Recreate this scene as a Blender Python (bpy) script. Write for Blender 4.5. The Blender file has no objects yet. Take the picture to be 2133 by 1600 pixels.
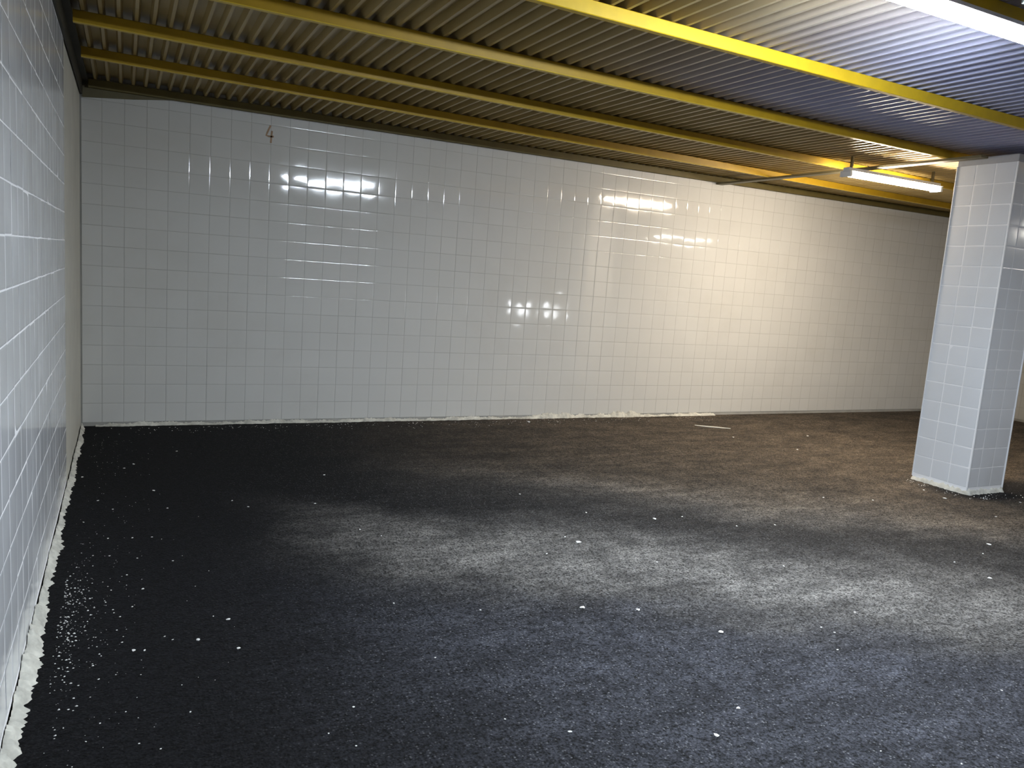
import bpy, bmesh, math, random
from mathutils import Vector, Matrix
random.seed(7)
col = bpy.context.scene.collection
scene = bpy.context.scene

# ------------------------------------------------------------------ sizes (metres)
D = 6.70          # back wall
XR = 10.55        # right wall
YN = -3.2         # wall behind the camera
ZB = 2.50         # underside of the purlins
ZS = 2.56         # top of the purlins = underside of the roof sheet ribs
TILE = 0.15

# ------------------------------------------------------------------ helpers
def tag(o, label=None, cat=None, group=None, kind=None):
    if label: o['label'] = label
    if cat: o['category'] = cat
    if group: o['group'] = group
    if kind: o['kind'] = kind
    return o

def link(name, me, mats, parent=None):
    o = bpy.data.objects.new(name, me)
    col.objects.link(o)
    for m in (mats if isinstance(mats, (list, tuple)) else [mats]):
        me.materials.append(m)
    if parent: o.parent = parent
    return o

def mesh(name, verts, faces, smooth=False, midx=None):
    me = bpy.data.meshes.new(name)
    me.from_pydata(verts, [], faces)
    me.validate()
    if smooth: me.polygons.foreach_set('use_smooth', [True]*len(me.polygons))
    if midx: me.polygons.foreach_set('material_index', midx)
    me.update()
    return me

def empty(name, loc):
    o = bpy.data.objects.new(name, None)
    o.empty_display_size = 0.1
    o.location = loc
    col.objects.link(o)
    return o

def bm_box(bm, x0, x1, y0, y1, z0, z1, bev=0.0):
    b = bmesh.new()
    bmesh.ops.create_cube(b, size=1)
    bmesh.ops.scale(b, vec=(x1-x0, y1-y0, z1-z0), verts=b.verts)
    bmesh.ops.translate(b, vec=((x0+x1)/2, (y0+y1)/2, (z0+z1)/2), verts=b.verts)
    if bev: bmesh.ops.bevel(b, geom=b.edges[:], offset=bev, segments=2, affect='EDGES', profile=0.6)
    t = bpy.data.meshes.new('t'); b.to_mesh(t); b.free(); bm.from_mesh(t); bpy.data.meshes.remove(t)

def bm_obj(name, bm, mat, parent=None, smooth=False):
    me = bpy.data.meshes.new(name)
    bm.to_mesh(me); bm.free()
    if smooth: me.polygons.foreach_set('use_smooth', [True]*len(me.polygons))
    return link(name, me, mat, parent)

def box(name, mat, x0, x1, y0, y1, z0, z1, bev=0.0, parent=None):
    bm = bmesh.new(); bm_box(bm, x0, x1, y0, y1, z0, z1, bev)
    return bm_obj(name, bm, mat, parent)

# ------------------------------------------------------------------ materials
def new_mat(name):
    m = bpy.data.materials.new(name); m.use_nodes = True
    nt = m.node_tree
    return m, nt, nt.nodes['Principled BSDF']

def N(nt, t, **kw):
    n = nt.nodes.new(t)
    for k, v in kw.items():
        if k in n.inputs.keys(): n.inputs[k].default_value = v
        else: setattr(n, k, v)
    return n

def noise(nt, vec, scale, detail=3, rough=0.5):
    n = N(nt, 'ShaderNodeTexNoise'); n.inputs['Scale'].default_value = scale
    n.inputs['Detail'].default_value = detail; n.inputs['Roughness'].default_value = rough
    nt.links.new(vec, n.inputs['Vector']); return n.outputs['Fac']

def math_(nt, op, a, b=None, clamp=False):
    n = nt.nodes.new('ShaderNodeMath'); n.operation = op; n.use_clamp = clamp
    for i, v in enumerate((a, b)):
        if v is None: continue
        if isinstance(v, (int, float)): n.inputs[i].default_value = v
        else: nt.links.new(v, n.inputs[i])
    return n.outputs[0]

def smooth(nt, v, a, b, lo=0.0, hi=1.0):
    n = nt.nodes.new('ShaderNodeMapRange'); n.interpolation_type = 'SMOOTHSTEP'
    nt.links.new(v, n.inputs[0])
    n.inputs[1].default_value = a; n.inputs[2].default_value = b
    n.inputs[3].default_value = lo; n.inputs[4].default_value = hi
    return n.outputs[0]

def mixc(nt, fac, a, b):
    n = nt.nodes.new('ShaderNodeMix'); n.data_type = 'RGBA'
    for s, v in ((n.inputs['Factor'], fac), (n.inputs[6], a), (n.inputs[7], b)):
        if isinstance(v, (int, float)): s.default_value = v
        elif isinstance(v, tuple): s.default_value = (*v, 1) if len(v) == 3 else v
        else: nt.links.new(v, s)
    return n.outputs[2]

def ramp(nt, fac, stops):
    n = nt.nodes.new('ShaderNodeValToRGB'); nt.links.new(fac, n.inputs[0])
    e = n.color_ramp.elements
    while len(e) < len(stops): e.new(0.5)
    for k, (p, c) in zip(e, stops):
        k.position = p; k.color = (*c, 1)
    return n.outputs[0]

def objcoord(nt):
    return nt.nodes.new('ShaderNodeTexCoord').outputs['Object']

def bump(nt, h, strength, dist, bs):
    b = nt.nodes.new('ShaderNodeBump'); b.inputs['Strength'].default_value = strength
    b.inputs['Distance'].default_value = dist
    nt.links.new(h, b.inputs['Height']); nt.links.new(b.outputs[0], bs.inputs['Normal'])

def simple(name, c, rough=0.5, metal=0.0, var=0.15, scale=8, spec=0.5):
    m, nt, bs = new_mat(name)
    f = noise(nt, objcoord(nt), scale, 5, 0.6)
    lo = tuple(v*(1-var) for v in c); hi = tuple(min(1, v*(1+var)) for v in c)
    nt.links.new(mixc(nt, f, lo, hi), bs.inputs['Base Color'])
    bs.inputs['Roughness'].default_value = rough; bs.inputs['Metallic'].default_value = metal
    bs.inputs['Specular IOR Level'].default_value = spec
    return m

def tile_mat(name, c, rough=0.06):
    m, nt, bs = new_mat(name)
    a = nt.nodes.new('ShaderNodeAttribute'); a.attribute_name = 'shade'
    oc = objcoord(nt)
    base = mixc(nt, a.outputs['Fac'], tuple(v*0.985 for v in c), tuple(min(1, v*1.015) for v in c))
    dirt = smooth(nt, noise(nt, oc, 1.3, 6, 0.65), 0.45, 0.75)
    base = mixc(nt, math_(nt, 'MULTIPLY', dirt, 0.16), base, (0.42, 0.40, 0.34))
    nt.links.new(base, bs.inputs['Base Color'])
    nt.links.new(smooth(nt, noise(nt, oc, 3.0, 4), 0.3, 0.8, rough*0.75, rough*1.7), bs.inputs['Roughness'])
    bs.inputs['Specular IOR Level'].default_value = 0.55
    return m

M = {}
M['tile'] = tile_mat('glazed_tile', (0.62, 0.62, 0.60))
M['tile_left'] = tile_mat('glazed_tile_cool', (0.72, 0.735, 0.765), 0.12)
M['grout'] = simple('grout_grey', (0.36, 0.355, 0.33), 0.9, var=0.4, scale=5)
M['grout_white'] = simple('grout_white', (0.90, 0.90, 0.92), 0.8, var=0.08, scale=6)
M['plaster'] = simple('wall_plaster', (0.56, 0.545, 0.48), 0.6, var=0.22, scale=3)
M['mortar'] = simple('mortar', (0.58, 0.56, 0.50), 0.95, var=0.75, scale=16)
M['yellow_shaded'] = simple('yellow_paint_shaded', (0.36, 0.215, 0.003), 0.5, var=0.25, scale=10)  # same yellow darkened, shade on the far purlin faces put into the colour
M['yellow_lit_edge'] = simple('yellow_paint_lit_edge', (0.66, 0.46, 0.035), 0.4, var=0.15, scale=12)  # lighter yellow, the bright lit line along the lower edges painted in
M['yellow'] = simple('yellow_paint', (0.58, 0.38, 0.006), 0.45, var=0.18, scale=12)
M['brown'] = simple('brown_steel', (0.11, 0.085, 0.022), 0.6, var=0.35, scale=9)
M['dark'] = simple('dark_steel', (0.03, 0.026, 0.014), 0.7, var=0.3)
M['plate'] = simple('steel_flat', (0.13, 0.11, 0.055), 0.5, var=0.25)
M['white_metal'] = simple('white_enamel', (0.75, 0.76, 0.78), 0.35, var=0.04)
M['concrete'] = simple('concrete_cap', (0.38, 0.38, 0.39), 0.85, var=0.15, scale=14)
M['chip'] = simple('plaster_chip', (0.80, 0.79, 0.76), 0.85, var=0.12, scale=60)
M['rust'] = simple('rust_paint', (0.36, 0.24, 0.15), 0.8, var=0.4, scale=40)
M['stick'] = simple('pale_stick', (0.75, 0.72, 0.63), 0.8, var=0.15, scale=30)

# corrugated roof sheet: cream paint, a little stained
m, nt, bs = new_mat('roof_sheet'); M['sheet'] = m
oc = objcoord(nt)
mp = nt.nodes.new('ShaderNodeMapping'); nt.links.new(oc, mp.inputs[0]); mp.inputs['Scale'].default_value = (3, 0.6, 1)
st = noise(nt, mp.outputs[0], 1.6, 5, 0.6)
cream = ramp(nt, st, [(0.25, (0.33, 0.235, 0.08)), (0.55, (0.41, 0.31, 0.13)), (0.8, (0.47, 0.375, 0.19))])
glare_blue = ramp(nt, st, [(0.25, (0.44, 0.45, 0.66)), (0.55, (0.50, 0.52, 0.73)), (0.8, (0.56, 0.58, 0.78))])
# blue-grey veil of glare round the big light, painted into the sheet colour
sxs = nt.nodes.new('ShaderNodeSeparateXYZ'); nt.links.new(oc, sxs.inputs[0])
nt.links.new(mixc(nt, math_(nt, 'MULTIPLY', smooth(nt, sxs.outputs[0], 2.2, 4.3), smooth(nt, sxs.outputs[1], 4.25, 3.75)), cream, glare_blue), bs.inputs['Base Color'])
bs.inputs['Roughness'].default_value = 0.38

# asphalt with pale dust tracks
m, nt, bs = new_mat('asphalt'); M['asphalt'] = m
oc = objcoord(nt)
sx = nt.nodes.new('ShaderNodeSeparateXYZ'); nt.links.new(oc, sx.inputs[0])
X, Y = sx.outputs[0], sx.outputs[1]
w1 = math_(nt, 'MULTIPLY', math_(nt, 'SUBTRACT', noise(nt, oc, 0.9, 4, 0.55), 0.5), 1.1)
w2 = math_(nt, 'MULTIPLY', math_(nt, 'SUBTRACT', noise(nt, oc, 3.3, 4, 0.6), 0.5), 0.55)
warp = math_(nt, 'ADD', w1, w2)
t = math_(nt, 'ADD', math_(nt, 'ADD', Y, math_(nt, 'MULTIPLY', X, 0.65)), warp)
xw = math_(nt, 'ADD', X, math_(nt, 'MULTIPLY', warp, 0.8))
def band(c, a, b):
    d = math_(nt, 'ABSOLUTE', math_(nt, 'SUBTRACT', t, c))
    return smooth(nt, d, a, b, 1.0, 0.0)
b1 = math_(nt, 'MULTIPLY', band(4.72, 0.0, 0.80), smooth(nt, xw, 0.7, 1.9))
b2 = math_(nt, 'MULTIPLY', band(6.50, 0.0, 0.75), smooth(nt, xw, 1.3, 3.6))
far = math_(nt, 'MULTIPLY', smooth(nt, t, 6.6, 7.3), smooth(nt, xw, 1.2, 4.2))
near = math_(nt, 'MULTIPLY', smooth(nt, t, 4.5, 4.0), smooth(nt, xw, 0.45, 1.9))
mid = math_(nt, 'MULTIPLY', band(5.6, 0.3, 0.7), smooth(nt, xw, 1.2, 3.2))
rot = nt.nodes.new('ShaderNodeMapping'); nt.links.new(oc, rot.inputs[0])
rot.inputs['Rotation'].default_value = (0, 0, math.radians(33)); rot.inputs['Scale'].default_value = (0.22, 1.0, 1.0)
streak = smooth(nt, noise(nt, rot.outputs[0], 7.0, 6, 0.72), 0.30, 0.72, 0.55, 1.22)
mott = math_(nt, 'MULTIPLY', smooth(nt, noise(nt, oc, 5.0, 7, 0.75), 0.28, 0.72, 0.50, 1.3), streak)
dust = math_(nt, 'ADD', math_(nt, 'MULTIPLY', b1, 0.95), math_(nt, 'MULTIPLY', b2, 0.85))
dust = math_(nt, 'ADD', dust, math_(nt, 'MULTIPLY', far, 0.55))
dust = math_(nt, 'ADD', dust, math_(nt, 'MULTIPLY', mid, 0.22))
dust = math_(nt, 'ADD', dust, math_(nt, 'MULTIPLY', near, 0.24))
# dust masked out, dark ring round the foot of the pillar
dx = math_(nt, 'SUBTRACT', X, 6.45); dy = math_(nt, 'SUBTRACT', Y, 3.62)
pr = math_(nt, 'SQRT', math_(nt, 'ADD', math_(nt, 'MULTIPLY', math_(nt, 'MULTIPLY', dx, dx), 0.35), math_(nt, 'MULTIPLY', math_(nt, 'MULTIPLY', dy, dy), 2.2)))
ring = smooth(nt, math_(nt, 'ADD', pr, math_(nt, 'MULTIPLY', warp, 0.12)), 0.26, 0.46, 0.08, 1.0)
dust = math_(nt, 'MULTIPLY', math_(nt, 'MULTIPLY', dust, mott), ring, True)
grain = noise(nt, oc, 95.0, 3, 0.75)
gr = smooth(nt, math_(nt, 'ADD', math_(nt, 'MULTIPLY', grain, 0.6), math_(nt, 'MULTIPLY', noise(nt, oc, 30.0, 4, 0.8), 0.4)), 0.38, 0.63, 0.05, 2.5)
vo = N(nt, 'ShaderNodeTexVoronoi'); vo.inputs['Scale'].default_value = 120.0; nt.links.new(oc, vo.inputs['Vector'])
vsep = nt.nodes.new('ShaderNodeSeparateColor'); nt.links.new(vo.outputs['Color'], vsep.inputs[0])
speck = math_(nt, 'MULTIPLY', smooth(nt, vsep.outputs[0], 0.80, 0.99), smooth(nt, vo.outputs['Distance'], 0.55, 0.2))
warm = smooth(nt, t, 5.4, 7.4)
dustc = mixc(nt, warm, (0.112, 0.106, 0.099), (0.128, 0.102, 0.075))  # browner towards the back, warm lamp tint put into the dust colour
dustc = mixc(nt, smooth(nt, t, 4.3, 3.7), dustc, (0.088, 0.092, 0.112))
basec = mixc(nt, dust, (0.0042, 0.0042, 0.005), dustc)
gc = nt.nodes.new('ShaderNodeVectorMath'); gc.operation = 'SCALE'
nt.links.new(basec, gc.inputs[0]); nt.links.new(gr, gc.inputs['Scale'])
spm = math_(nt, 'MULTIPLY', speck, math_(nt, 'ADD', math_(nt, 'MULTIPLY', smooth(nt, xw, 0.4, 1.8), 0.5), 0.06))
fc = mixc(nt, spm, gc.outputs[0], (0.22, 0.22, 0.23))
nt.links.new(fc, bs.inputs['Base Color'])
bs.inputs['Roughness'].default_value = 0.85
bs.inputs['Specular IOR Level'].default_value = 0.15
hb = math_(nt, 'ADD', math_(nt, 'MULTIPLY', grain, 1.0), math_(nt, 'MULTIPLY', vo.outputs['Distance'], 0.6))
bump(nt, hb, 0.55, 0.006, bs)

def glow(name, c, s):
    m = bpy.data.materials.new(name); m.use_nodes = True; nt = m.node_tree
    bs = nt.nodes['Principled BSDF']
    bs.inputs['Base Color'].default_value = (0.9, 0.9, 0.9, 1)
    bs.inputs['Emission Color'].default_value = (*c, 1)
    bs.inputs['Emission Strength'].default_value = s
    return m
M['glow_cool'] = glow('diffuser_cool', (0.80, 0.90, 1.0), 500)
M['glow_warm'] = glow('diffuser_warm', (1.0, 0.85, 0.66), 250)
M['glow_bulk'] = glow('diffuser_bulkhead', (0.92, 0.96, 1.0), 26)
M['glow_right'] = glow('diffuser_right', (1.0, 0.95, 0.86), 75)

# ------------------------------------------------------------------ tiled surface builder
def tiles(O, U, V, ncol, nrow, u0, v0, umin, umax, vmin, vmax, rnd, bulge=0.00032, tilt=0.003, special=None, gap=0.0024, backing=0.0026):
    """Tiles laid on the plane O + u*U + v*V, cut to the rectangle; the grout bed lies just behind."""
    U, V, O = Vector(U), Vector(V), Vector(O)
    Nn = U.cross(V)
    vs, fs, mi, sh = [], [], [], []
    prof = [0.0, 0.03, 0.05, 0.275, 0.5, 0.725, 0.95, 0.97, 1.0]
    k = len(prof)
    for c in range(ncol):
        for r in range(nrow):
            a0 = max(u0 + c*TILE + gap/2, umin); a1 = min(u0 + (c+1)*TILE - gap/2, umax)
            b0 = max(v0 + r*TILE + gap/2, vmin); b1 = min(v0 + (r+1)*TILE - gap/2, vmax)
            if a1 - a0 < 0.012 or b1 - b0 < 0.012: continue
            tu = rnd.gauss(0, tilt); tv = rnd.gauss(0, tilt); lift = abs(rnd.gauss(0, 0.0004))
            bl = bulge*rnd.uniform(0.4, 1.5)
            if special and (c, r) in special: tu, tv = special[(c, r)]
            s = rnd.random(); base = len(vs)
            for j, q in enumerate(prof):
                for i, p_ in enumerate(prof):
                    e = (i in (0, k-1)) or (j in (0, k-1))
                    h = 0.004 + lift + bl*(1-(2*p_-1)**2)*(1-(2*q-1)**2)*1.5
                    h += tu*(p_-0.5)*(a1-a0) + tv*(q-0.5)*(b1-b0)
                    if e: h -= 0.0007
                    vs.append(tuple(O + U*(a0+(a1-a0)*p_) + V*(b0+(b1-b0)*q) + Nn*h))
            for j in range(k-1):
                for i in range(k-1):
                    fs.append((base+j*k+i, base+j*k+i+1, base+(j+1)*k+i+1, base+(j+1)*k+i)); mi.append(0); sh.append(s)
    g = len(vs)
    for (a, b) in ((umin, vmin), (umax, vmin), (umax, vmax), (umin, vmax)):
        vs.append(tuple(O + U*a + V*b + Nn*backing))
    fs.append((g, g+1, g+2, g+3)); mi.append(1); sh.append(0.5)
    return vs, fs, mi, sh

def add_slab(S, x0, x1, y0, y1, z0, z1, m):
    vs, fs, mi, sh = S
    b = len(vs)
    for z in (z0, z1):
        vs += [(x0, y0, z), (x1, y0, z), (x1, y1, z), (x0, y1, z)]
    for f in ((0, 3, 2, 1), (4, 5, 6, 7), (0, 1, 5, 4), (1, 2, 6, 5), (2, 3, 7, 6), (3, 0, 4, 7)):
        fs.append(tuple(b+i for i in f)); mi.append(m); sh.append(0.5)

def tile_obj(name, S, mats, parent=None):
    vs, fs, mi, sh = S
    me = mesh(name, vs, fs, False, mi)
    me.polygons.foreach_set('use_smooth', [i == 0 for i in mi])
    at = me.attributes.new('shade', 'FLOAT', 'FACE'); at.data.foreach_set('value', sh)
    return link(name, me, mats, parent)

# ------------------------------------------------------------------ setting
fl = box('floor', M['asphalt'], -0.12, XR+0.12, YN-0.12, D+0.12, -0.12, 0.0); tag(fl, kind='structure')

rnd = random.Random(3)
ZT = 0.028
S = tiles((0, D, 0), (1, 0, 0), (0, 0, 1), 71, 18, 0.143-TILE, ZT-TILE*0, 0.01, XR, 0.03, 2.62, rnd)
add_slab(S, -0.12, XR+0.12, D+0.0005, D+0.14, -0.12, 2.70, 1)
w = tile_obj('wall_back', S, [M['tile'], M['grout']]); tag(w, kind='structure')

# left wall: tiled up to 4.98 m, bare plaster strip from there to the corner
S = tiles((0, 0, 0), (0, 1, 0), (0, 0, 1), 56, 18, 4.98-TILE*56, ZT+0.02, YN, 4.98, 0.03, 2.62, random.Random(5), tilt=0.0025, gap=0.0045, backing=0.0036)
add_slab(S, -0.14, -0.0005, YN-0.12, D+0.12, -0.12, 2.70, 2)
w = tile_obj('wall_left', S, [M['tile_left'], M['grout_white'], M['plaster']]); tag(w, kind='structure')

S = tiles((XR, 0, 0), (0, -1, 0), (0, 0, 1), 70, 18, -D, ZT, -D+0.01, -YN, 0.03, 2.62, random.Random(6))
add_slab(S, XR+0.0005, XR+0.14, YN-0.12, D+0.12, -0.12, 2.70, 1)
w = tile_obj('wall_right', S, [M['tile'], M['grout']]); tag(w, kind='structure')

S = tiles((XR, YN, 0), (-1, 0, 0), (0, 0, 1), 71, 18, 0, ZT, 0.01, XR, 0.03, 2.62, random.Random(8))
add_slab(S, -0.12, XR+0.12, YN-0.14, YN-0.0005, -0.12, 2.70, 1)
w = tile_obj('wall_rear', S, [M['tile'], M['grout']]); tag(w, kind='structure')

# corrugated sheet roof (ribs run away from the camera, across the purlins)
P = 0.0825; RD = 0.040
prof = [(0.0, 0), (0.016, 0), (0.0265, RD), (0.072, RD)]
xs = []
x = 0.012
while x < XR:
    for dx_, dz_ in prof:
        if x+dx_ < XR: xs.append((x+dx_, ZS+0.001+dz_))
    x += P
vs, fs = [], []
for px_, pz_ in xs:
    for yy in (YN+0.005, D-0.012): vs.append((px_, yy, pz_))
n = len(xs)
for px_, pz_ in xs:
    for yy in (YN+0.005, D-0.012): vs.append((px_, yy, pz_+0.004))
for i in range(n-1):
    fs.append((2*i, 2*i+1, 2*i+3, 2*i+2))
    o_ = 2*n
    fs.append((o_+2*i, o_+2*i+2, o_+2*i+3, o_+2*i+1))
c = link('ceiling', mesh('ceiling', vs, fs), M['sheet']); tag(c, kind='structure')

# roof closed above the sheet so no daylight leaks in
rf = box('roof_slab', M['dark'], -0.12, XR+0.12, YN-0.12, D+0.12, 2.635, 2.70); tag(rf, kind='structure')

# dark edge angle along the top of the left wall, and the bent flashing in the back corner
bm = bmesh.new()
bm_box(bm, 0.006, 0.018, YN+0.01, D-0.02, 2.452, 2.555)
bm_box(bm, 0.018, 0.055, YN+0.01, D-0.02, 2.545, 2.555)
e = bm_obj('trim_1', bm, M['dark']); tag(e, kind='structure')
fv = [(0.02, 0.0, 2.432), (0.35, 0.0, 2.466), (0.66, 0.0, 2.508), (0.95, 0.0, 2.53), (0.95, 0.0, 2.555), (0.02, 0.0, 2.555)]
vs = [(a, D-0.012, z) for a, _, z in fv] + [(a, D-0.020, z) for a, _, z in fv]
k = len(fv)
fs = [tuple(range(k)), tuple(reversed(range(k, 2*k)))] + [(i, k+i, k+(i+1) % k, (i+1) % k) for i in range(k)]
e = link('trim_2', mesh('trim_2', vs, fs), M['plate']); tag(e, kind='structure')

# ------------------------------------------------------------------ mortar left along the wall feet
def lump_strip(name, along, a0, a1, wfun, hfun, seed, mat, step=0.010, nc=7):
    r = random.Random(seed); vs, fs = [], []
    n = int((a1-a0)/step)
    ph = [r.uniform(0, 6.28) for _ in range(6)]
    sm = 0.0
    for i in range(n+1):
        a = a0 + (a1-a0)*i/n
        sm = 0.72*sm + r.uniform(-0.17, 0.17)
        w_ = wfun(a)*(1.15*sm + 0.85 + 0.16*math.sin(a*6+ph[0]) + 0.10*math.sin(a*17+ph[1]) + r.uniform(-0.05, 0.05))
        h_ = hfun(a)*(0.8 + 0.25*math.sin(a*7+ph[2]) + 0.2*math.sin(a*31+ph[3]) + r.uniform(-0.2, 0.2))
        w_ = max(w_, 0.006); h_ = max(h_, 0.006)
        for j in range(nc):
            q = j/(nc-1)
            off = w_*q; z = h_*(1-q**1.7)*(1+r.uniform(-0.14, 0.14)) if j < nc-1 else 0.0
            vs.append(along(a, off + (r.uniform(-0.003, 0.003) if 0 < j < nc-1 else 0), max(z, 0.0005)))
    for i in range(n):
        for j in range(nc-1):
            b = i*nc+j
            fs.append((b, b+1, b+nc+1, b+nc))
    return link(name, mesh(name, vs, fs, True), mat)
o = lump_strip('mortar_ridge', lambda a, q, z: (0.007+q, a, z), YN+0.3, D-0.05,
               lambda a: 0.048 - 0.018*min(max((a-3.0)/1.2, 0), 1), lambda a: 0.045 - 0.02*min(max((a-3.0)/1.2, 0), 1), 11, M['mortar'])
tag(o, 'rough whitish mortar ridge along the foot of the left tiled wall', 'mortar', kind='thing')
o = lump_strip('mortar_ridge', lambda a, q, z: (a, D-0.008-q, z), 0.10, 6.2,
               lambda a: 0.028 if a < 4 else 0.036, lambda a: 0.026 + (0.02 if 3.9 < a < 5.2 else 0), 12, M['mortar'])
tag(o, 'thin crumbling pale mortar ridge along the foot of the back wall', 'mortar', kind='thing')

# ------------------------------------------------------------------ yellow purlins
def purlin(y_left, y_right, label, mat, mat_low=None, hh=0.06, ww=0.036, x1=XR-0.02, fl_=0.11):
    # y_* = far lower edge at x = 0 and x = 6
    sl = (y_right-y_left)/6.0
    def Yf(x): return y_left + sl*x
    bm = bmesh.new()
    r = 0.003
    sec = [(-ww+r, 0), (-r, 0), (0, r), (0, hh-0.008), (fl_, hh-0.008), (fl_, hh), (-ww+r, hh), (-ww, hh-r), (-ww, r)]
    x0 = 0.058
    ra = [bm.verts.new((x0, Yf(x0)+a, ZB+b)) for a, b in sec]
    rb = [bm.verts.new((x1, Yf(x1)+a, ZB+b)) for a, b in sec]
    q = len(sec)
    for i in range(q):
        f_ = bm.faces.new((ra[i], rb[i], rb[(i+1) % q], ra[(i+1) % q]))
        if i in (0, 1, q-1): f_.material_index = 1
    bm.faces.new(ra[::-1]); bm.faces.new(rb)
    bmesh.ops.recalc_face_normals(bm, faces=bm.faces[:])
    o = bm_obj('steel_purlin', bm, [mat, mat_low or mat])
    return tag(o, label, 'beam', 'purlins under the corrugated roof', 'thing')
purlin(2.055, 2.115, 'yellow steel purlin right behind the big bright ceiling light, nearest the camera', M['yellow'], fl_=0.01)
purlin(3.00, 3.165, 'brightest lemon yellow purlin, crossing the ceiling alone in front of the pillar', M['yellow'])
purlin(3.925, 4.105, 'shaded yellow purlin that lands on the pillar head', M['yellow_shaded'], M['yellow_lit_edge'])
purlin(4.81, 5.06, 'yellow purlin just behind the small warm ceiling light', M['yellow_shaded'], M['yellow_lit_edge'])
purlin(5.64, 5.955, 'yellow purlin next to the last, one before the back wall', M['yellow_shaded'], M['yellow_lit_edge'])
purlin(6.672, 6.672, 'brown purlin running along the top of the back wall', M['brown'], fl_=0.008)

# flat steel bar under the purlins, from the pillar to the back wall
o = box('steel_flat_bar', M['plate'], 5.885, 5.965, 3.80, D-0.015, ZB-0.018, ZB, 0.002)
tag(o, 'flat steel bar crossing under the purlins from pillar head to back wall', 'beam', kind='thing')

# ------------------------------------------------------------------ pillar
PX0, PX1, PY0, PY1, PZ = 5.98, 6.41, 3.58, 4.04, 2.445
root = empty('tiled_pillar', ((PX0+PX1)/2, (PY0+PY1)/2, 0))
tag(root, 'square pillar covered in white glazed tiles on the right', 'pillar', kind='thing')
off = Vector(root.location)
rp = random.Random(21)
S = ([], [], [], [])
def addS(S, T):
    b = len(S[0]); S[0].extend(T[0]); S[1].extend(tuple(b+i for i in f) for f in T[1]); S[2].extend(T[2]); S[3].extend(T[3])
i_ = 0.006
addS(S, tiles((PX0+i_, PY1, 0), (0, -1, 0), (0, 0, 1), 4, 17, 0.0, 0.05, 0.0, PY1-PY0, 0.02, PZ, rp, tilt=0.002, gap=0.0045, backing=0.0036))
addS(S, tiles((PX0, PY0+i_, 0), (1, 0, 0), (0, 0, 1), 4, 17, 0.12-TILE, 0.05, 0.0, PX1-PX0, 0.02, PZ, rp, tilt=0.002, gap=0.0045, backing=0.0036))
addS(S, tiles((PX1-i_, PY0, 0), (0, 1, 0), (0, 0, 1), 4, 17, 0.0, 0.05, 0.0, PY1-PY0, 0.02, PZ, rp, tilt=0.002, gap=0.0045, backing=0.0036))
addS(S, tiles((PX1, PY1-i_, 0), (-1, 0, 0), (0, 0, 1), 4, 17, 0.0, 0.05, 0.0, PX1-PX0, 0.02, PZ, rp, tilt=0.002, gap=0.0045, backing=0.0036))
S = ([tuple(Vector(v)-off) for v in S[0]], S[1], S[2], S[3])
tile_obj('tile_facing', S, [M['tile_left'], M['grout_white']], root)
def loc_box(name, mat, x0, x1, y0, y1, z0, z1, bev, parent, org):
    return box(name, mat, x0-org.x, x1-org.x, y0-org.y, y1-org.y, z0-org.z, z1-org.z, bev, parent)
loc_box('capital', M['concrete'], PX0+0.003, PX1-0.003, PY0+0.003, PY1+0.003, PZ, ZB-0.0005, 0.004, root, off)
loc_box('core', M['concrete'], PX0+0.012, PX1-0.012, PY0+0.012, PY1-0.012, 0.0, PZ, 0, root, off)
for (ax, ay) in ((PX0, PY1), (PX0, PY0), (PX1, PY0), (PX1, PY1)):
    loc_box('corner_bead', M['white_metal'], ax-0.004, ax+0.004, ay-0.004, ay+0.004, 0.03, PZ, 0.0015, root, off)
# crumbly mortar at its foot
r = random.Random(31); vs, fs = [], []
ring_pts = []
per = [((PX0, PY1), (PX0, PY0)), ((PX0, PY0), (PX1, PY0)), ((PX1, PY0), (PX1, PY1)), ((PX1, PY1), (PX0, PY1))]
nrm = [(-1, 0), (0, -1), (1, 0), (0, 1)]
for (A, B), nn in zip(per, nrm):
    for i in range(24):
        q = i/24
        ring_pts.append((A[0]+(B[0]-A[0])*q, A[1]+(B[1]-A[1])*q, nn))
nr = len(ring_pts)
for (a, b, nn) in ring_pts:
    h = 0.03+r.uniform(-0.012, 0.014); wd = r.uniform(0.008, 0.028)
    for (o_, z) in ((-0.004, h), (0.004+wd*0.3, h*0.8), (wd*0.8, h*0.4), (wd+0.004, 0.0005)):
        vs.append((a+nn[0]*o_-off.x, b+nn[1]*o_-off.y, z))
for i in range(nr):
    for j in range(3):
        a = i*4+j; b = ((i+1) % nr)*4+j
        fs.append((a, a+1, b+1, b))
link('mortar_foot', mesh('mortar_foot', vs, fs, True), M['mortar'], root)

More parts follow.
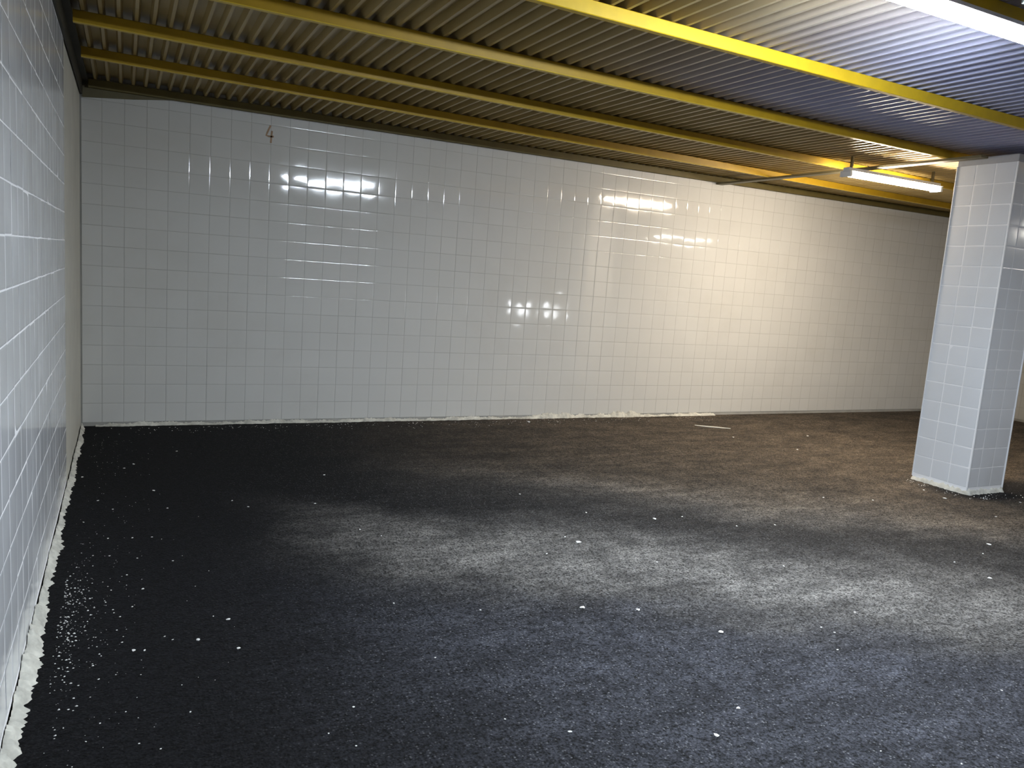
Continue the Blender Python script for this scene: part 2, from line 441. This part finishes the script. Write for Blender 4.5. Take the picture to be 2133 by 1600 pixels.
# ------------------------------------------------------------------ linear ceiling lights
def batten(x0, x1, y, ztop, glowm, label, hang=None, dd=0.022):
    L = x1-x0
    rt = empty('ceiling_light', ((x0+x1)/2, y, ztop))
    tag(rt, label, 'light', kind='thing')
    bm = bmesh.new(); bm_box(bm, -L/2, L/2, -0.030, 0.030, -0.026, 0.0, 0.003); bm_box(bm, -L/2, L/2, -0.058, 0.058, -0.0305, -0.0255, 0.001)
    bm_obj('housing', bm, M['white_metal'], rt)
    vs, fs = [], []
    q = 9
    for xx in (-L/2+0.025, L/2-0.025):
        for i in range(q):
            a = math.pi*i/(q-1)
            vs.append((xx, 0.051*math.cos(a), -0.031-dd*math.sin(a)))
    for i in range(q-1): fs.append((i, i+1, q+i+1, q+i))
    fs.append(tuple(range(q-1, -1, -1))); fs.append(tuple(range(q, 2*q))); fs.append((0, q, 2*q-1, q-1))
    link('diffuser', mesh('diffuser', vs, fs), glowm, rt)
    for s in (-1, 1):
        bm = bmesh.new()
        xa, xb = sorted((s*(L/2-0.0245), s*(L/2+0.004)))
        bm_box(bm, xa, xb, -0.054, 0.054, -0.034-dd, -0.0305, 0.006)
        bm_obj('end_cap', bm, M['white_metal'], rt)
    if hang:
        for xx in hang[0]:
            bm = bmesh.new(); bm_box(bm, xx-(x0+x1)/2-0.008, xx-(x0+x1)/2+0.008, -0.010, 0.010, 0.0, hang[1]-ztop, 0)
            bm_obj('hanger_strap', bm, M['plate'], rt)
    return rt
batten(2.30, 3.59, 2.055, 2.499, M['glow_cool'], 'big dazzling cool white linear ceiling light at the top right corner')
batten(5.64, 6.80, 4.79, 2.465, M['glow_warm'], 'small warm white linear ceiling light near the back wall beside the pillar', ((5.70, 6.72), ZS), 0.042)
batten(8.35, 9.57, 2.20, 2.24, M['glow_right'], 'linear ceiling light hung lower at the far right side', ((8.6, 9.3), ZS))

def bulkhead(x, z, label):
    rt = empty('bulkhead_lamp', (x, YN+0.005, z))
    tag(rt, label, 'light', kind='thing')
    def dome(name, rad, y0, y1, mat, n=20, rings=4):
        vs, fs = [], []
        for j in range(rings+1):
            q = j/rings; rr = rad*math.cos(q*math.pi/2*0.98); yy = y0+(y1-y0)*math.sin(q*math.pi/2)
            for i in range(n): vs.append((rr*math.cos(6.28319*i/n), yy, rr*math.sin(6.28319*i/n)))
        for j in range(rings):
            for i in range(n): fs.append((j*n+i, j*n+(i+1) % n, (j+1)*n+(i+1) % n, (j+1)*n+i))
        fs.append(tuple(rings*n+i for i in range(n)))
        link(name, mesh(name, vs, fs, True), mat, rt)
    dome('base', 0.19, 0.0, 0.05, M['white_metal']); dome('diffuser', 0.165, 0.04, 0.12, M['glow_bulk'])
bulkhead(8.70, 0.60, 'round bulkhead lamp low on the rear wall, left of two')
bulkhead(9.5, 0.60, 'round bulkhead lamp low on the rear wall, right of two')

# white junction box beside the big light
rt = empty('junction_box', (3.30, 1.905, ZS))
tag(rt, 'small white junction box on the ceiling beside the big bright light', 'electrical box', kind='thing')
box('box_body', M['white_metal'], -0.05, 0.05, -0.04, 0.04, -0.05, 0.0, 0.006, rt)
box('box_cover', M['concrete'], -0.04, 0.04, -0.03, 0.03, -0.054, -0.0505, 0.001, rt)

# ------------------------------------------------------------------ painted 4 on the back wall
def stroke(pts, wd, yy):
    vs, fs = [], []
    for i, (a, z) in enumerate(pts):
        p0 = pts[max(i-1, 0)]; p1 = pts[min(i+1, len(pts)-1)]
        d = Vector((p1[0]-p0[0], p1[1]-p0[1])).normalized()
        nx, nz = -d.y*wd/2, d.x*wd/2
        vs += [(a+nx, yy, z+nz), (a-nx, yy, z-nz)]
    n = len(pts)
    vs += [(a, D-0.002, z) for a, _, z in vs]
    for i in range(n-1):
        fs.append((2*i, 2*i+1, 2*i+3, 2*i+2))
        fs.append((2*i, 2*i+2, 2*n+2*i+2, 2*n+2*i)); fs.append((2*i+1, 2*n+2*i+1, 2*n+2*i+3, 2*i+3))
    return vs, fs
vs, fs = [], []
for pts in ([(1.338, 2.425), (1.325, 2.395), (1.312, 2.362), (1.306, 2.345), (1.325, 2.340), (1.345, 2.340), (1.364, 2.343)],
            [(1.350, 2.385), (1.347, 2.355), (1.345, 2.325), (1.343, 2.290)]):
    a, b = stroke(pts, 0.014, D-0.0062)
    fs += [tuple(len(vs)+i for i in f) for f in b]; vs += a
o = link('painted_number', mesh('painted_number', vs, fs), M['rust'])
tag(o, 'faded rusty brown figure 4 marked high on the back wall tiles', 'painted mark', kind='thing')

# ------------------------------------------------------------------ crumbs on the asphalt
def chip_mesh(seed):
    r = random.Random(seed); bm = bmesh.new()
    bmesh.ops.create_icosphere(bm, subdivisions=1, radius=0.5)
    sx_, sy_, sz_ = 1.0, r.uniform(0.55, 0.85), r.uniform(0.35, 0.5)
    for v in bm.verts:
        f = r.uniform(0.75, 1.2)
        v.co = Vector((v.co.x*sx_*f, v.co.y*sy_*f, max(v.co.z*sz_*f, -0.1)))
    zmin = min(v.co.z for v in bm.verts)
    for v in bm.verts: v.co.z -= zmin
    me = bpy.data.meshes.new('plaster_crumb'); bm.to_mesh(me); bm.free()
    me.materials.append(M['chip'])
    return me
CM = [chip_mesh(100+i) for i in range(6)]
CHIPS = [(2.064, 2.686, 0.0392), (2.29, 2.596, 0.027), (1.544, 1.902, 0.0194), (2.477, 3.412, 0.0488), (2.728, 3.051, 0.0159), (2.452, 3.509, 0.017), (1.498, 3.768, 0.0162), (1.418, 3.89, 0.0165), (1.475, 4.987, 0.0205), (0.954, 2.253, 0.0137), (0.849, 2.138, 0.0093), (1.31, 2.959, 0.013), (1.312, 2.472, 0.0113), (2.576, 4.309, 0.02), (3.781, 6.52, 0.0415), (1.383, 2.032, 0.0099), (0.909, 2.052, 0.0091), (1.288, 4.387, 0.018), (2.227, 3.306, 0.0159), (2.804, 3.865, 0.0189), (1.632, 2.793, 0.013), (2.501, 2.308, 0.0375), (1.978, 1.726, 0.0288), (2.161, 1.829, 0.0211), (2.864, 2.034, 0.0125), (3.159, 3.658, 0.0375), (3.363, 3.654, 0.0191), (3.85, 3.375, 0.019), (3.586, 3.418, 0.0187), (4.939, 2.741, 0.0374), (4.728, 2.639, 0.0179), (4.365, 2.368, 0.0327), (4.406, 2.593, 0.0172), (5.676, 3.54, 0.0456), (5.736, 3.753, 0.0237), (6.026, 3.453, 0.0231), (5.618, 3.125, 0.0212), (5.036, 3.639, 0.022), (4.702, 3.777, 0.0219), (6.446, 5.564, 0.0313), (5.798, 5.073, 0.0285), (5.533, 5.625, 0.0299), (3.218, 1.591, 0.0116), (2.966, 2.21, 0.0133), (2.983, 2.154, 0.0131), (3.364, 2.819, 0.0162), (3.251, 2.278, 0.0141), (6.222, 3.324, 0.023), (2.428, 1.481, 0.0098), (2.619, 1.343, 0.0096), (0.661, 2.999, 0.024), (0.668, 2.753, 0.0223), (0.543, 2.862, 0.0226), (0.332, 2.845, 0.0218), (0.366, 2.834, 0.0151), (0.434, 2.923, 0.0113), (0.459, 2.889, 0.0113), (0.295, 2.919, 0.0111), (0.33, 3.218, 0.0122), (0.371, 3.385, 0.0178), (0.498, 3.675, 0.0141), (0.354, 3.748, 0.0141), (0.354, 5.464, 0.0279), (0.454, 4.827, 0.0251), (0.51, 4.472, 0.017), (0.246, 4.513, 0.0166), (0.17, 4.689, 0.0171), (0.074, 5.198, 0.026), (0.117, 4.323, 0.0157), (0.241, 3.807, 0.0141), (0.312, 3.557, 0.0134), (0.288, 3.138, 0.0118), (0.611, 3.044, 0.0121), (0.131, 2.688, 0.01), (0.228, 2.675, 0.0101), (0.109, 2.787, 0.0103), (0.172, 2.653, 0.0099), (0.299, 5.37, 0.0198), (0.628, 5.783, 0.0218), (0.852, 4.54, 0.0178), (0.922, 4.405, 0.0174), (0.484, 2.386, 0.0095), (0.341, 2.266, 0.0089), (0.395, 2.22, 0.0088), (0.206, 2.324, 0.0088), (0.239, 2.408, 0.0092), (0.145, 2.415, 0.009), (0.422, 4.02, 0.0152), (0.336, 4.03, 0.0151), (0.231, 4.048, 0.015)]
rc = random.Random(17)
for i, (cx_, cy_, s_) in enumerate(CHIPS):
    if PX0-0.03 < cx_ < PX1+0.03 and PY0-0.03 < cy_ < PY1+0.03: continue
    o = bpy.data.objects.new('plaster_crumb', CM[i % 6])
    o.location = (cx_, cy_, 0.0); o.rotation_euler = (0, 0, rc.uniform(0, 6.28)); o.scale = (s_*0.8, s_*0.8, s_*0.6)
    col.objects.link(o)
    tag(o, 'small white plaster crumb lying loose on the dark asphalt floor', 'crumb', 'plaster crumbs on the asphalt', 'thing')

# countless grit swept against the left wall
r = random.Random(41); vs, fs = [], []
def grit(x, y, s):
    b = len(vs); a = r.uniform(0, 6.28); k = 5
    for i in range(k):
        t_ = a+6.283*i/k; q = s*r.uniform(0.6, 1.1)
        vs.append((x+q*math.cos(t_), y+q*math.sin(t_)*0.8, 0.0003))
    vs.append((x, y, s*r.uniform(0.5, 0.9)))
    for i in range(k): fs.append((b+i, b+(i+1) % k, b+k))
for _ in range(330):
    grit(0.085+abs(r.gauss(0, 0.075)), r.gauss(3.15, 0.33), r.choice((0.0015, 0.002, 0.003, 0.0045))*r.uniform(0.8, 1.2))
for _ in range(240):
    grit(0.09+abs(r.gauss(0, 0.22)), r.uniform(2.0, 6.4), r.choice((0.0012, 0.0018, 0.0026))*r.uniform(0.8, 1.3))
for _ in range(260):
    grit(r.uniform(0.2, 6.0), 6.60-abs(r.gauss(0, 0.10)), r.uniform(0.002, 0.006))
for _ in range(70):
    a = r.uniform(0, 1)
    if a < 0.5: grit(PX0-0.05-abs(r.gauss(0, 0.05)), r.uniform(PY0-0.1, PY1), r.uniform(0.002, 0.007))
    else: grit(r.uniform(PX0-0.1, PX1+0.1), PY0-0.05-abs(r.gauss(0, 0.06)), r.uniform(0.002, 0.007))
o = link('grit', mesh('grit', vs, fs), M['chip'])
tag(o, 'fine white grit scattered on the asphalt along the walls', 'grit', kind='stuff')

# thin pale stick near the back wall
bm = bmesh.new()
pts = [(5.50, 6.16), (5.60, 6.085), (5.69, 6.03), (5.80, 5.965)]
prev = None
for i, (a, b) in enumerate(pts):
    rr = 0.007 if i not in (0, 3) else 0.004
    ring_ = [bm.verts.new((a+rr*math.cos(q*1.0472)*0.5, b+rr*math.cos(q*1.0472)*0.85, 0.007+rr*math.sin(q*1.0472))) for q in range(6)]
    if prev:
        for q in range(6): bm.faces.new((prev[q], prev[(q+1) % 6], ring_[(q+1) % 6], ring_[q]))
    else: bm.faces.new(ring_[::-1])
    prev = ring_
bm.faces.new(prev)
bmesh.ops.recalc_face_normals(bm, faces=bm.faces[:])
o = bm_obj('stick', bm, M['stick']); tag(o, 'thin pale stick lying on the floor before the back wall', 'stick', kind='thing')

# ------------------------------------------------------------------ world, camera, colour
w = bpy.data.worlds.new('World'); scene.world = w; w.use_nodes = True
w.node_tree.nodes['Background'].inputs[0].default_value = (0.02, 0.02, 0.022, 1)
w.node_tree.nodes['Background'].inputs[1].default_value = 0.3

yaw, pitch, roll, fpx = 0.464852, -0.139568, 0.0733186, 1627.58
fw = Vector((math.sin(yaw)*math.cos(pitch), math.cos(yaw)*math.cos(pitch), math.sin(pitch)))
r0 = fw.cross(Vector((0, 0, 1))).normalized(); u0 = r0.cross(fw)
rt_ = r0*math.cos(roll) + u0*math.sin(roll); up = -r0*math.sin(roll) + u0*math.cos(roll)
cam = bpy.data.cameras.new('camera'); co = bpy.data.objects.new('camera', cam); col.objects.link(co)
cam.sensor_fit = 'HORIZONTAL'; cam.sensor_width = 36.0; cam.lens = 36.0*fpx/2133.0
cam.clip_start = 0.02
co.matrix_world = Matrix(((rt_.x, up.x, -fw.x, 0.3013), (rt_.y, up.y, -fw.y, 0.0), (rt_.z, up.z, -fw.z, 1.3933), (0, 0, 0, 1)))
scene.camera = co
scene.view_settings.view_transform = 'Standard'
scene.view_settings.look = 'None'
scene.view_settings.exposure = 0.0
scene.cycles.max_bounces = 5
scene.cycles.use_adaptive_sampling = True
scene.cycles.adaptive_threshold = 0.05
scene.cycles.diffuse_bounces = 4
scene.cycles.glossy_bounces = 3
scene.cycles.caustics_reflective = False
scene.cycles.sample_clamp_indirect = 4.0
